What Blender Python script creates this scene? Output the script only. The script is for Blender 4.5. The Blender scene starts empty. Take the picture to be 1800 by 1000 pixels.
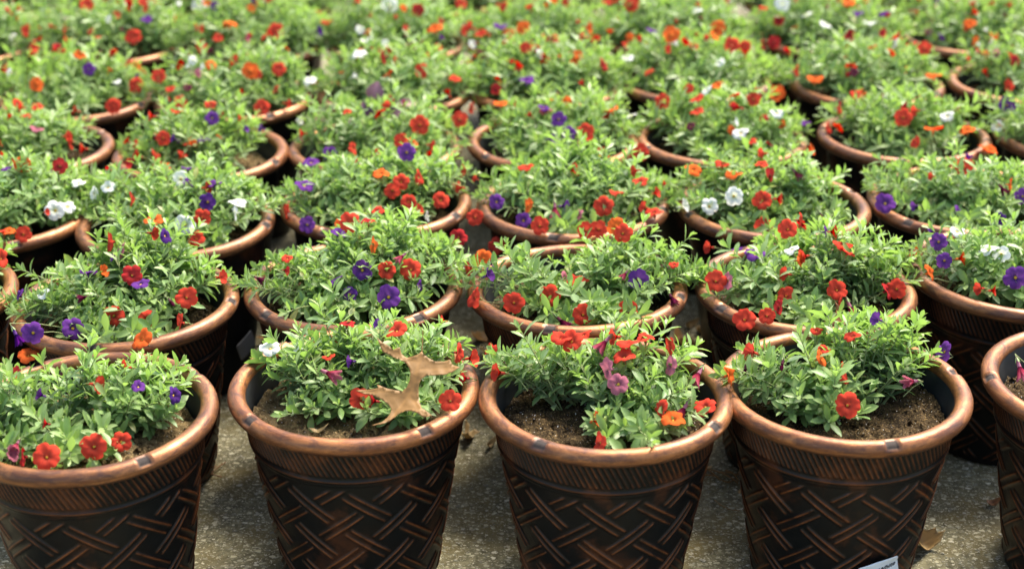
import bpy, math, random
import numpy as np
from mathutils import Vector, Matrix, noise

R = math.radians
rng = np.random.default_rng(7)
random.seed(7)
scn = bpy.context.scene
COL = scn.collection

# ------------------------------------------------------------------ camera
RIM_Z = 0.351                     # height of the rim bead above the concrete
CAM = Vector((0.0, 0.0, RIM_Z + 1.1626))
FPX, PITCH, ROLL = 2658.2, R(24.022), R(-0.281)
X0 = Vector((1, 0, 0)); U0 = Vector((0, math.sin(PITCH), math.cos(PITCH))); F0 = Vector((0, math.cos(PITCH), -math.sin(PITCH)))
CX = X0 * math.cos(ROLL) + U0 * math.sin(ROLL)
CU = -X0 * math.sin(ROLL) + U0 * math.cos(ROLL)
cam = bpy.data.cameras.new('camera')
camo = bpy.data.objects.new('camera', cam); COL.objects.link(camo)
camo.matrix_world = Matrix(((CX.x, CU.x, -F0.x, CAM.x), (CX.y, CU.y, -F0.y, CAM.y), (CX.z, CU.z, -F0.z, CAM.z), (0, 0, 0, 1)))
cam.lens = 36 * FPX / 1800; cam.sensor_width = 36; cam.clip_start = 0.05; cam.clip_end = 500
cam.dof.use_dof = True; cam.dof.focus_distance = 2.56; cam.dof.aperture_fstop = 2.5
scn.camera = camo

# ------------------------------------------------------------------ sky, sun, exposure
SUN_EL, SUN_AZ = R(56), R(36)      # azimuth clockwise from +Y (the far side of the pots)
w = bpy.data.worlds.new('World'); scn.world = w; w.use_nodes = True
nt = w.node_tree; nt.nodes.clear()
sky = nt.nodes.new('ShaderNodeTexSky'); sky.sky_type = 'NISHITA'; sky.sun_disc = False
sky.sun_elevation = SUN_EL; sky.sun_rotation = SUN_AZ; sky.dust_density = 3.0; sky.air_density = 1.0; sky.ozone_density = 0.6
bg = nt.nodes.new('ShaderNodeBackground'); bg.inputs['Strength'].default_value = 0.14
wo = nt.nodes.new('ShaderNodeOutputWorld')
nt.links.new(sky.outputs[0], bg.inputs[0]); nt.links.new(bg.outputs[0], wo.inputs[0])
sun = bpy.data.lights.new('sun', 'SUN'); sun.energy = 3.7; sun.angle = R(26); sun.color = (1.0, 0.93, 0.82)
suno = bpy.data.objects.new('sun', sun); COL.objects.link(suno)
sd = Vector((math.sin(SUN_AZ) * math.cos(SUN_EL), math.cos(SUN_AZ) * math.cos(SUN_EL), math.sin(SUN_EL)))
suno.rotation_euler = sd.to_track_quat('Z', 'Y').to_euler(); suno.location = (0, 0, 5)
vs = scn.view_settings; vs.view_transform = 'Standard'; vs.look = 'None'; vs.exposure = 1.53; vs.gamma = 1.0
scn.render.engine = 'CYCLES'

# ------------------------------------------------------------------ helpers
def ray(px, py):
    return (F0 * FPX + CX * (px - 900) + CU * (500 - py)).normalized()
def at_z(px, py, z):
    d = ray(px, py); return CAM + d * ((z - CAM.z) / d.z)
def at_plane(px, py, p0, n):
    d = ray(px, py); return CAM + d * ((p0 - CAM).dot(n) / d.dot(n))

def make_mesh(name, V, F, mats=(), attrs=None, uv=None, smooth=True, fmat=None):
    V = np.asarray(V, np.float32); F = np.asarray(F, np.int32)
    me = bpy.data.meshes.new(name); k = F.shape[1]
    me.vertices.add(len(V)); me.vertices.foreach_set('co', V.ravel())
    me.loops.add(F.size); me.loops.foreach_set('vertex_index', F.ravel())
    me.polygons.add(len(F))
    me.polygons.foreach_set('loop_start', np.arange(0, F.size, k, dtype=np.int32))
    me.polygons.foreach_set('loop_total', np.full(len(F), k, np.int32))
    me.polygons.foreach_set('use_smooth', np.full(len(F), smooth, bool))
    if fmat is not None: me.polygons.foreach_set('material_index', np.asarray(fmat, np.int32))
    for m in mats: me.materials.append(m)
    for an, av in (attrs or {}).items():
        a = me.attributes.new(an, 'FLOAT', 'POINT'); a.data.foreach_set('value', np.asarray(av, np.float32))
    me.update(calc_edges=True); me.validate()
    return me
def obj(name, me, parent=None, loc=None, rot=None):
    o = bpy.data.objects.new(name, me); COL.objects.link(o)
    if parent: o.parent = parent
    if loc is not None: o.location = loc
    if rot is not None: o.rotation_euler = rot
    return o
def tag(o, label=None, cat=None, group=None, kind=None):
    if label: o['label'] = label
    if cat: o['category'] = cat
    if group: o['group'] = group
    if kind: o['kind'] = kind
    return o
def grid_faces(nu, nv, wrap=False, off=0):
    """nu columns, nv rows; vertex index = row*nu+col"""
    c = np.arange(nu if wrap else nu - 1); r = np.arange(nv - 1)
    C, Rr = np.meshgrid(c, r); C2 = (C + 1) % nu
    return np.stack([Rr * nu + C, Rr * nu + C2, (Rr + 1) * nu + C2, (Rr + 1) * nu + C], -1).reshape(-1, 4) + off

class Buf:
    def __init__(s): s.V = []; s.F = []; s.n = 0; s.M = []
    def add(s, V, F, m=0):
        V = np.asarray(V, float); F = np.asarray(F); s.V.append(V); s.F.append(F + s.n); s.n += len(V); s.M += [m] * len(F)
    def mesh(s, name, mats, smooth=True):
        return make_mesh(name, np.concatenate(s.V), np.concatenate(s.F), mats, fmat=s.M, smooth=smooth)
def tube(pts, rad, k=5):
    pts = np.asarray(pts, float); n = len(pts); rad = np.broadcast_to(rad, n)
    T = np.gradient(pts, axis=0); T /= np.linalg.norm(T, axis=1)[:, None] + 1e-9
    ref = np.array([0.31, 0.2, 0.93]) if abs(T[0][2]) < 0.9 else np.array([1, 0.1, 0])
    A = np.cross(T, ref); A /= np.linalg.norm(A, axis=1)[:, None] + 1e-9; B = np.cross(T, A)
    a = np.arange(k) * 2 * np.pi / k
    V = pts[:, None, :] + rad[:, None, None] * (np.cos(a)[None, :, None] * A[:, None, :] + np.sin(a)[None, :, None] * B[:, None, :])
    return V.reshape(-1, 3), grid_faces(k, n, True)
def ss(a, b, x):
    t = np.clip((x - a) / (b - a), 0, 1); return t * t * (3 - 2 * t)

# ------------------------------------------------------------------ materials
class NT:
    def __init__(s, name):
        s.m = bpy.data.materials.new(name); s.m.use_nodes = True; s.t = s.m.node_tree; s.t.nodes.clear()
        s.out = s.n('ShaderNodeOutputMaterial')
    def n(s, typ, **kw):
        nd = s.t.nodes.new(typ)
        for k, v in kw.items(): setattr(nd, k, v)
        return nd
    def l(s, a, b): s.t.links.new(a, b)
    def attr(s, name): return s.n('ShaderNodeAttribute', attribute_name=name).outputs['Fac']
    def noise(s, scale, detail=4, rough=0.55, co=None, dist=0.0):
        nd = s.n('ShaderNodeTexNoise'); nd.inputs['Scale'].default_value = scale; nd.inputs['Detail'].default_value = detail
        nd.inputs['Roughness'].default_value = rough; nd.inputs['Distortion'].default_value = dist
        s.l(co if co else s.co(), nd.inputs['Vector']); return nd.outputs['Fac']
    def co(s):
        if not hasattr(s, '_co'): s._co = s.n('ShaderNodeTexCoord').outputs['Object']
        return s._co
    def ramp(s, fac, stops, interp='LINEAR'):
        r = s.n('ShaderNodeValToRGB'); r.color_ramp.interpolation = interp; e = r.color_ramp.elements
        while len(e) < len(stops): e.new(0.5)
        for i, (p, c) in enumerate(stops):
            e[i].position = p; e[i].color = tuple(c) + (1,) if hasattr(c, '__len__') else (c, c, c, 1)
        s.l(fac, r.inputs[0]); return r.outputs[0]
    def mix(s, f, a, b, typ='MIX'):
        m = s.n('ShaderNodeMix', data_type='RGBA', blend_type=typ)
        for i, v in ((0, f), (6, a), (7, b)):
            if hasattr(v, 'default_value') or hasattr(v, 'links'): s.l(v, m.inputs[i])
            elif hasattr(v, '__len__'): m.inputs[i].default_value = tuple(v) + (1,)
            else: m.inputs[i].default_value = v
        return m.outputs[2]
    def math(s, op, a, b=0.0, c=None):
        m = s.n('ShaderNodeMath', operation=op)
        for i, v in enumerate((a, b) if c is None else (a, b, c)):
            if hasattr(v, 'links'): s.l(v, m.inputs[i])
            else: m.inputs[i].default_value = v
        return m.outputs[0]
    def bump(s, h, strength, dist):
        b = s.n('ShaderNodeBump'); b.inputs['Strength'].default_value = strength; b.inputs['Distance'].default_value = dist
        s.l(h, b.inputs['Height']); return b.outputs[0]
    def bsdf(s, col, rough=0.5, metal=0.0, normal=None, spec=0.5, sheen=0.0, coat=0.0):
        b = s.n('ShaderNodeBsdfPrincipled')
        def put(n_, v):
            if hasattr(v, 'links'): s.l(v, b.inputs[n_])
            elif hasattr(v, '__len__'): b.inputs[n_].default_value = tuple(v) + (1,)
            else: b.inputs[n_].default_value = v
        put('Base Color', col); put('Roughness', rough); put('Metallic', metal); put('Specular IOR Level', spec); put('Sheen Weight', sheen)
        put('Coat Weight', coat)
        if normal: s.l(normal, b.inputs['Normal'])
        return b.outputs[0]
    def done(s, sh): s.l(sh, s.out.inputs[0]); return s.m

def m_leaf():
    t = NT('leaf_green'); age_light = t.attr('age_light'); rn = t.attr('rnd'); uu = t.attr('mid')
    c = t.ramp(age_light, [(0.0, (0.44, 0.54, 0.08)), (0.2, (0.31, 0.46, 0.085)), (0.5, (0.172, 0.32, 0.055)), (0.9, (0.058, 0.15, 0.032)), (0.97, (0.058, 0.15, 0.032)), (1.0, (0.42, 0.34, 0.08))])
    c = t.mix(t.math('MULTIPLY', rn, 0.75), c, (0.31, 0.38, 0.135))
    c = t.mix(t.math('MULTIPLY', uu, 0.35), c, (0.28, 0.42, 0.17))
    n = t.noise(60, 2); c = t.mix(t.math('MULTIPLY', n, 0.35), c, (0.06, 0.17, 0.04), 'MIX')
    p = t.bsdf(c, 0.44, 0, t.bump(t.noise(400, 2), 0.2, 0.001), 0.5, 0.22)
    tr = t.n('ShaderNodeBsdfTranslucent'); c2 = t.mix(0.6, c, (0.32, 0.54, 0.06)); t.l(c2, tr.inputs[0])
    mx = t.n('ShaderNodeMixShader'); mx.inputs[0].default_value = 0.40; t.l(p, mx.inputs[1]); t.l(tr.outputs[0], mx.inputs[2])
    return t.done(mx.outputs[0])
def m_stem():
    t = NT('stem_green'); c = t.mix(t.noise(30), (0.16, 0.24, 0.07), (0.26, 0.26, 0.12))
    return t.done(t.bsdf(c, 0.6, 0, None, 0.3))
def m_petal(name, col, edge, vein, inner, back, veins=0.6):
    t = NT(name); rad = t.attr('rad'); ang = t.attr('ang')
    c = t.ramp(rad, [(0.0, inner), (0.17, inner), (0.42, col), (1.0, edge)])
    v = t.math('ABSOLUTE', t.math('SUBTRACT', t.math('FRACT', t.math('MULTIPLY', ang, 10.0)), 0.5))
    v = t.math('SUBTRACT', 1.0, t.math('MULTIPLY', v, 9.0))
    v = t.math('MAXIMUM', v, 0.0); v = t.math('MULTIPLY', v, veins)
    v = t.math('MULTIPLY', v, t.ramp(rad, [(0.2, 1.0), (0.95, 0.15)]))
    c = t.mix(v, c, vein)
    c = t.mix(t.math('MULTIPLY', t.noise(90, 3), 0.3), c, col, 'MULTIPLY')
    tub = t.math('LESS_THAN', rad, -0.01); c = t.mix(tub, c, back)
    geo = t.n('ShaderNodeNewGeometry'); c = t.mix(t.math('MULTIPLY', geo.outputs['Backfacing'], 0.55), c, back)
    nb = t.bump(t.noise(240, 3, 0.6), 0.35, 0.002)
    p = t.bsdf(c, 0.7, 0, nb, 0.0, 0.0)
    tr = t.n('ShaderNodeBsdfTranslucent'); t.l(c, tr.inputs[0])
    mx = t.n('ShaderNodeMixShader'); mx.inputs[0].default_value = 0.38; t.l(p, mx.inputs[1]); t.l(tr.outputs[0], mx.inputs[2])
    return t.done(mx.outputs[0])
M = {}
M['leaf'] = m_leaf(); M['stem'] = m_stem()
PET = {
 'r': m_petal('petal_red', (0.52, 0.0065, 0.0012), (0.60, 0.010, 0.002), (0.12, 0.002, 0.002), (0.16, 0.004, 0.003), (0.62, 0.10, 0.06)),
 'o': m_petal('petal_orange_red', (0.62, 0.0125, 0.0015), (0.68, 0.019, 0.002), (0.22, 0.008, 0.002), (0.25, 0.02, 0.003), (0.80, 0.22, 0.05)),
 'd': m_petal('petal_dark_red', (0.45, 0.008, 0.010), (0.55, 0.012, 0.014), (0.06, 0.001, 0.002), (0.07, 0.002, 0.003), (0.40, 0.05, 0.05)),
 'p': m_petal('petal_purple', (0.085, 0.007, 0.155), (0.115, 0.012, 0.205), (0.02, 0.004, 0.12), (0.015, 0.003, 0.05), (0.17, 0.07, 0.28)),
 'q': m_petal('petal_deep_purple', (0.045, 0.008, 0.14), (0.06, 0.012, 0.20), (0.01, 0.002, 0.04), (0.01, 0.002, 0.03), (0.10, 0.04, 0.18)),
 'w': m_petal('petal_white', (0.80, 0.80, 0.78), (0.84, 0.84, 0.83), (0.62, 0.66, 0.55), (0.62, 0.66, 0.25), (0.74, 0.75, 0.66), 0.4),
 'k': m_petal('petal_faded_pink', (0.36, 0.045, 0.075), (0.44, 0.10, 0.15), (0.16, 0.01, 0.05), (0.15, 0.01, 0.04), (0.48, 0.20, 0.26)),
 'm': m_petal('petal_maroon', (0.10, 0.008, 0.03), (0.14, 0.015, 0.05), (0.03, 0.002, 0.01), (0.03, 0.002, 0.01), (0.16, 0.05, 0.07)),
}
CNAME = {'r': 'red', 'o': 'orange-red', 'd': 'dark red', 'p': 'purple', 'q': 'deep purple', 'w': 'white', 'k': 'faded pink', 'm': 'maroon'}
t = NT('flower_throat'); M['throat'] = t.done(t.bsdf(t.mix(t.noise(300), (0.75, 0.42, 0.02), (0.45, 0.30, 0.02)), 0.6))
t = NT('calyx_green'); M['calyx'] = t.done(t.bsdf((0.20, 0.30, 0.08), 0.6))

def m_body():
    t = NT('bronze_brown_plastic'); rel = t.attr('relief')
    oi = t.n('ShaderNodeObjectInfo'); av = t.n('ShaderNodeVectorMath', operation='MULTIPLY_ADD'); t.l(t.n('ShaderNodeTexCoord').outputs['Object'], av.inputs[0]); av.inputs[1].default_value = (1, 1, 1)
    t.l(t.math('MULTIPLY', oi.outputs['Random'], 9.0), av.inputs[2]); t._co = av.outputs[0]
    n1 = t.noise(9, 5, 0.6); n2 = t.noise(45, 4, 0.6); n3 = t.noise(160, 3, 0.7)
    base = t.ramp(n1, [(0.40, (0.0035, 0.0045, 0.0048)), (0.55, (0.008, 0.0055, 0.0045)), (0.63, (0.060, 0.021, 0.009)), (0.84, (0.11, 0.038, 0.015))])
    base = t.mix(t.ramp(n2, [(0.42, 0.0), (0.75, 0.7)]), base, (0.0035, 0.0045, 0.005))
    cop = t.mix(n3, (0.40, 0.13, 0.032), (0.14, 0.042, 0.014))
    f = t.math('MULTIPLY', rel, t.ramp(t.math('ADD', t.math('MULTIPLY', n2, 0.6), t.math('MULTIPLY', n1, 0.4)), [(0.36, 0.12), (0.6, 1.0)]))
    c = t.mix(t.math('MULTIPLY', f, 0.85), base, cop)
    r = t.ramp(n2, [(0.3, 0.34), (0.7, 0.52)])
    return t.done(t.bsdf(c, r, 0.2, t.bump(n3, 0.25, 0.0012), 0.28))
def m_rim():
    t = NT('rubbed_copper_plastic'); sl = t.attr('slot')
    oi = t.n('ShaderNodeObjectInfo'); of = t.math('MULTIPLY', oi.outputs['Random'], 7.0)
    cx = t.n('ShaderNodeCombineXYZ'); t.l(t.math('ADD', t.attr('ua'), of), cx.inputs[0]); t.l(t.attr('va'), cx.inputs[1]); t.l(of, cx.inputs[2]); uv = cx.outputs[0]
    def sc(x, y, rot=0.0):
        m_ = t.n('ShaderNodeMapping'); m_.inputs['Scale'].default_value = (x, y, 1); m_.inputs['Rotation'].default_value = (0, 0, rot); t.l(uv, m_.inputs[0]); return m_.outputs[0]
    n1 = t.noise(1.0, 6, 0.62, sc(13, 34), 0.6); n2 = t.noise(1.0, 5, 0.68, sc(60, 160), 0.8); n3 = t.noise(1.0, 3, 0.7, sc(900, 900))
    scr = t.noise(1.0, 3, 0.6, sc(60, 900, 0.35)); scr2 = t.noise(1.0, 3, 0.6, sc(45, 700, -0.15))
    c = t.ramp(n1, [(0.32, (0.10, 0.035, 0.014)), (0.46, (0.235, 0.092, 0.030)), (0.58, (0.37, 0.155, 0.052)), (0.74, (0.28, 0.122, 0.054))])
    sm = t.ramp(t.noise(1.0, 6, 0.7, sc(26, 60), 1.2), [(0.46, 0.0), (0.62, 0.7)])
    c = t.mix(sm, c, (0.058, 0.030, 0.024))
    c = t.mix(t.ramp(n2, [(0.50, 0.0), (0.68, 0.5)]), c, (0.10, 0.042, 0.026))
    c = t.mix(t.ramp(scr, [(0.56, 0.0), (0.70, 0.6)]), c, (0.07, 0.032, 0.022))
    c = t.mix(t.ramp(scr2, [(0.60, 0.0), (0.72, 0.4)]), c, (0.55, 0.26, 0.12))
    c = t.mix(t.ramp(n3, [(0.62, 0.0), (0.75, 0.4)]), c, (0.05, 0.03, 0.025))
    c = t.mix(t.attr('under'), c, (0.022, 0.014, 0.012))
    c = t.mix(sl, c, (0.022, 0.014, 0.010))
    c = t.mix(1.0, c, t.ramp(oi.outputs['Random'], [(0.0, (0.80, 0.78, 0.80)), (0.5, (1.0, 1.0, 1.0)), (1.0, (1.06, 0.98, 0.9))]), 'MULTIPLY')
    rg = t.math('MAXIMUM', t.math('ADD', t.ramp(n2, [(0.3, 0.30), (0.7, 0.46)]), t.math('MULTIPLY', scr, 0.10)), t.math('MULTIPLY', sl, 0.85))
    h = t.math('ADD', t.math('ADD', n2, t.math('MULTIPLY', n3, 0.5)), t.math('MULTIPLY', scr, 0.5))
    return t.done(t.bsdf(c, rg, t.math('SUBTRACT', 0.5, t.math('MULTIPLY', sl, 0.5)), t.bump(h, 0.22, 0.0012), 0.5))
M['body'] = m_body(); M['rim'] = m_rim()
t = NT('inside_wall_black'); M['inside'] = t.done(t.bsdf(t.ramp(t.noise(30), [(0.4, (0.010, 0.014, 0.016)), (0.75, (0.035, 0.036, 0.036))]), 0.42))
def m_soil(name, a, b, c_):
    t = NT(name); n1 = t.noise(22, 5, 0.65); n2 = t.noise(260, 4, 0.7)
    c = t.mix(t.ramp(n1, [(0.35, 0.0), (0.65, 1.0)]), a, b)
    c = t.mix(t.ramp(n2, [(0.52, 0.0), (0.66, 0.8)]), c, c_)
    c = t.mix(t.ramp(t.noise(520, 2), [(0.64, 0.0), (0.72, 0.7)]), c, (0.40, 0.29, 0.14))
    c = t.mix(t.ramp(t.noise(330, 0), [(0.80, 0.0), (0.82, 0.9)]), c, (0.75, 0.73, 0.68))
    return t.done(t.bsdf(c, 0.9, 0, t.bump(t.math('ADD', n2, n1), 0.9, 0.006), 0.15))
M['soil'] = m_soil('potting_soil_dark', (0.020, 0.013, 0.006), (0.060, 0.038, 0.016), (0.24, 0.155, 0.060))
M['soil_dry'] = m_soil('potting_soil_dry', (0.09, 0.058, 0.025), (0.24, 0.165, 0.075), (0.42, 0.30, 0.14))
def m_ground():
    t = NT('exposed_aggregate_concrete'); co = t.n('ShaderNodeNewGeometry').outputs['Position']
    n1 = t.noise(4.5, 6, 0.6, co); n2 = t.noise(60, 5, 0.7, co); n3 = t.noise(500, 3, 0.6, co)
    c = t.ramp(n2, [(0.3, (0.055, 0.049, 0.025)), (0.5, (0.155, 0.138, 0.074)), (0.72, (0.29, 0.26, 0.145))])
    c = t.mix(t.ramp(n1, [(0.40, 0.0), (0.60, 0.8)]), c, (0.030, 0.029, 0.018))
    c = t.mix(t.ramp(t.noise(9, 4, 0.6, co), [(0.46, 0.0), (0.68, 0.6)]), c, (0.22, 0.165, 0.055))
    dist = t.n('ShaderNodeMapping'); dist.inputs['Scale'].default_value = (1.0, 1.5, 1)
    nz = t.n('ShaderNodeTexNoise'); nz.inputs['Scale'].default_value = 90; t.l(co, nz.inputs['Vector'])
    ad = t.n('ShaderNodeVectorMath', operation='MULTIPLY_ADD'); t.l(nz.outputs['Color'], ad.inputs[0]); ad.inputs[1].default_value = (0.012, 0.012, 0.0); t.l(co, ad.inputs[2])
    t.l(ad.outputs[0], dist.inputs[0]); pv = dist.outputs[0]
    hgt = n3
    for sc, th, w_ in ((75, 0.40, 0.9), (140, 0.40, 0.9), (260, 0.38, 0.9)):
        v = t.n('ShaderNodeTexVoronoi'); v.inputs['Scale'].default_value = sc; t.l(pv, v.inputs['Vector'])
        sep = t.n('ShaderNodeSeparateColor'); t.l(v.outputs['Color'], sep.inputs[0])
        keep = t.math('GREATER_THAN', sep.outputs[0], 0.62)
        edge = t.ramp(v.outputs['Distance'], [(th - 0.06, 1.0), (th + 0.04, 0.0)])
        mk = t.math('MULTIPLY', t.math('MULTIPLY', edge, keep), w_)
        pc = t.ramp(sep.outputs[1], [(0.0, (0.14, 0.135, 0.10)), (0.4, (0.32, 0.30, 0.20)), (0.8, (0.46, 0.42, 0.27)), (1.0, (0.62, 0.58, 0.44))])
        mk = t.math('MULTIPLY', mk, t.ramp(n1, [(0.45, 1.0), (0.75, 0.5)]))
        c = t.mix(mk, c, pc); hgt = t.math('ADD', hgt, t.math('MULTIPLY', mk, 0.8))
    return t.done(t.bsdf(c, 0.8, 0, t.bump(hgt, 0.6, 0.003), 0.25))
M['ground'] = m_ground()
def m_dead(name, a, b, v):
    t = NT(name); n = t.noise(35, 5, 0.6); c = t.mix(n, a, b); c = t.mix(t.ramp(t.noise(150, 3), [(0.6, 0.0), (0.75, 0.5)]), c, v)
    c = t.mix(t.attr('vein'), c, tuple(min(1, x * 1.6) for x in a))
    p = t.bsdf(c, 0.55, 0, t.bump(n, 0.4, 0.002), 0.35)
    tr = t.n('ShaderNodeBsdfTranslucent'); t.l(c, tr.inputs[0]); mx = t.n('ShaderNodeMixShader'); mx.inputs[0].default_value = 0.2
    t.l(p, mx.inputs[1]); t.l(tr.outputs[0], mx.inputs[2]); return t.done(mx.outputs[0])
M['oak'] = m_dead('dead_leaf_brown', (0.21, 0.108, 0.030), (0.29, 0.158, 0.046), (0.08, 0.04, 0.015))
M['tan'] = m_dead('dead_leaf_tan', (0.40, 0.275, 0.115), (0.28, 0.18, 0.07), (0.15, 0.09, 0.035))
M['rust'] = m_dead('dead_leaf_rust', (0.22, 0.095, 0.028), (0.12, 0.045, 0.015), (0.05, 0.02, 0.01))
M['purpleleaf'] = m_dead('purple_leaf', (0.075, 0.028, 0.050), (0.12, 0.055, 0.085), (0.16, 0.13, 0.12))
M['pinkleaf'] = m_dead('pinkish_leaf', (0.34, 0.17, 0.20), (0.26, 0.10, 0.14), (0.30, 0.26, 0.20))
t = NT('white_card'); M['card'] = t.done(t.bsdf(t.mix(t.noise(20), (0.62, 0.66, 0.68), (0.70, 0.73, 0.74)), 0.45))
t = NT('black_marker'); M['ink'] = t.done(t.bsdf((0.02, 0.02, 0.025), 0.5))
t = NT('shaded_white_card'); M['shaded_card'] = t.done(t.bsdf(t.mix(t.noise(30), (0.16, 0.16, 0.155), (0.24, 0.24, 0.23)), 0.5))  # white card with its shade put into the grey colour
t = NT('pebble_stone'); M['pebble'] = t.done(t.bsdf(t.mix(t.noise(40), (0.22, 0.205, 0.15), (0.40, 0.37, 0.27)), 0.8))

# ------------------------------------------------------------------ ground
def build_ground():
    # one sheet to the horizon, denser and slightly uneven under the pots
    xs = np.concatenate([[-150, -40, -12, -5], np.linspace(-2.6, 2.6, 131), [5, 12, 40, 150]])
    ys = np.concatenate([[-120, -20, -4], np.linspace(0.6, 6.2, 141), [9, 20, 60, 200]])
    X, Y = np.meshgrid(xs, ys); Z = np.zeros_like(X)
    for i in range(Z.shape[0]):
        for j in range(Z.shape[1]):
            if abs(X[i, j]) < 2.6 and 0.6 < Y[i, j] < 6.2:
                Z[i, j] = 0.0015 * noise.noise(Vector((X[i, j] * 9, Y[i, j] * 9, 0))) - 0.0015
            else: Z[i, j] = -0.0015
    me = make_mesh('ground', np.stack([X, Y, Z], -1).reshape(-1, 3), grid_faces(len(xs), len(ys)), [M['ground']])
    return tag(obj('ground', me), kind='structure')
build_ground()

# ------------------------------------------------------------------ planter meshes
def body_mesh(na, nz, name):
    fine = na > 400
    zr = np.concatenate([[0.003], np.linspace(0.008, 0.345, nz), [0.350]])
    r0 = np.interp(zr, [0.0, 0.01, 0.268, 0.285, 0.35], [0.1285, 0.1305, 0.1705, 0.1745, 0.1815])
    ph = np.arange(na) * 2 * np.pi / na
    P, Z = np.meshgrid(ph, zr); Rr = np.repeat(r0[:, None], na, 1)
    rel = np.zeros_like(P); h = np.zeros_like(P)
    if True:
        # slanted fluted band
        env = ss(0.287, 0.291, Z) * (1 - ss(0.336, 0.341, Z))
        fl = 0.5 + 0.5 * np.cos(P * 118 + (Z - 0.31) * 118 * 2.7)
        if fine: h += env * 0.0030 * fl ** 1.3; rel = np.maximum(rel, env * ss(0.60, 1.0, fl) * 0.6)
        # raised ring under the band
        g = np.exp(-((Z - 0.279) / 0.0032) ** 2); h += 0.0034 * g; rel = np.maximum(rel, 0.6 * ss(0.6, 1, g))
        g = np.exp(-((Z - 0.271) / 0.002) ** 2); h += 0.0012 * g
    if fine:
        S = P / (2 * np.pi) * 11; T = Z * 13.4
        env = ss(0.012, 0.020, Z) * (1 - ss(0.256, 0.263, Z))
        for fam in (0, 1):
            a, b = (S + T, S - T) if fam == 0 else (S - T, S + T)
            ia = np.round(a); da = np.abs(a - ia); par = (ia + fam) % 2
            ib = 2 * np.round((b - par) / 2) + par; db = np.abs(b - ib)
            m = (1 - ss(0.66, 0.76, db)) * env
            ridge = np.exp(-((da - 0.115) / 0.040) ** 2)
            plate = 1 - ss(0.15, 0.20, da)
            dome = 1 - 0.35 * (db / 0.8) ** 2
            h = np.maximum(h, m * (0.0028 * ridge + 0.0004 * plate) * dome)
            rel = np.maximum(rel, m * ss(0.35, 1.0, ridge) * dome)
            rel = np.maximum(rel, m * plate * 0.03)
    Rr = Rr + h
    V = np.stack([Rr * np.cos(P), Rr * np.sin(P), Z], -1).reshape(-1, 3); F = grid_faces(na, len(zr), True)
    V = list(V); relf = list(rel.ravel()); fm = [0] * len(F); F = [list(f) for f in F]
    # bottom fan as quads on a ring, then the inside wall
    base = len(V); nb = 48
    Bv = []; Bf = []
    for zz, rr in ((0.352, 0.1775), (0.346, 0.1760), (0.300, 0.1690), (0.24, 0.1600)):
        for k in range(nb): Bv.append((rr * math.cos(k * 2 * math.pi / nb), rr * math.sin(k * 2 * math.pi / nb), zz))
    for f in grid_faces(nb, 4, True, base): F.append(list(f[::-1])); fm.append(1)
    V += Bv; relf += [0] * len(Bv)
    b2 = len(V)
    for rr in (0.1285, 0.06):
        for k in range(nb): V.append((rr * math.cos(k * 2 * math.pi / nb), rr * math.sin(k * 2 * math.pi / nb), 0.003))
        relf += [0] * nb
    for f in grid_faces(nb, 2, True, b2): F.append(list(f)); fm.append(0)
    return make_mesh(name, np.array(V), np.array(F), [M['body'], M['inside']], {'relief': relf}, fmat=fm)

def rim_mesh(na, nt_, name):
    a = np.arange(na) * 2 * np.pi / na; b = np.arange(nt_) * 2 * np.pi / nt_   # b: 0 outwards, 90 up
    A, B = np.meshgrid(a, b); rt = np.full_like(A, 0.0145); sl = np.zeros_like(A)
    for k in range(4):
        c = k * math.pi / 2 + 0.2; d = np.abs((A - c + np.pi) % (2 * np.pi) - np.pi) * 0.19
        m = (1 - ss(0.0088, 0.0102, d)) * ss(R(14), R(20), B) * (1 - ss(R(104), R(110), B))
        rt -= 0.0042 * m; sl = np.maximum(sl, m)
    # mould seam and slight wobble
    d = np.abs((A - 1.1 + np.pi) % (2 * np.pi) - np.pi) * 0.19; rt -= 0.0006 * np.exp(-(d / 0.0012) ** 2)
    rt += 0.0004 * np.sin(A * 5 + 1) * np.sin(B)
    Rm = 0.1905 + 0.0008 * np.sin(2 * A + 0.6)
    x = (Rm + rt * np.cos(B)); z = RIM_Z + rt * np.sin(B) * 0.98
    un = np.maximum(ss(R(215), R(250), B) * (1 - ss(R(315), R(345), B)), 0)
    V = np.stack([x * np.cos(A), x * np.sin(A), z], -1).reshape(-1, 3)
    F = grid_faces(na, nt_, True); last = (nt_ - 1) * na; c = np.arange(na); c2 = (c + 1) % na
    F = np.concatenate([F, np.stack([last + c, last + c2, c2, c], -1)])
    return make_mesh(name, V, F, [M['rim']], {'slot': sl.ravel(), 'under': un.ravel() * 0.8, 'ua': (A * 0.19).ravel(), 'va': (B * 0.0145).ravel()})

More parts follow.
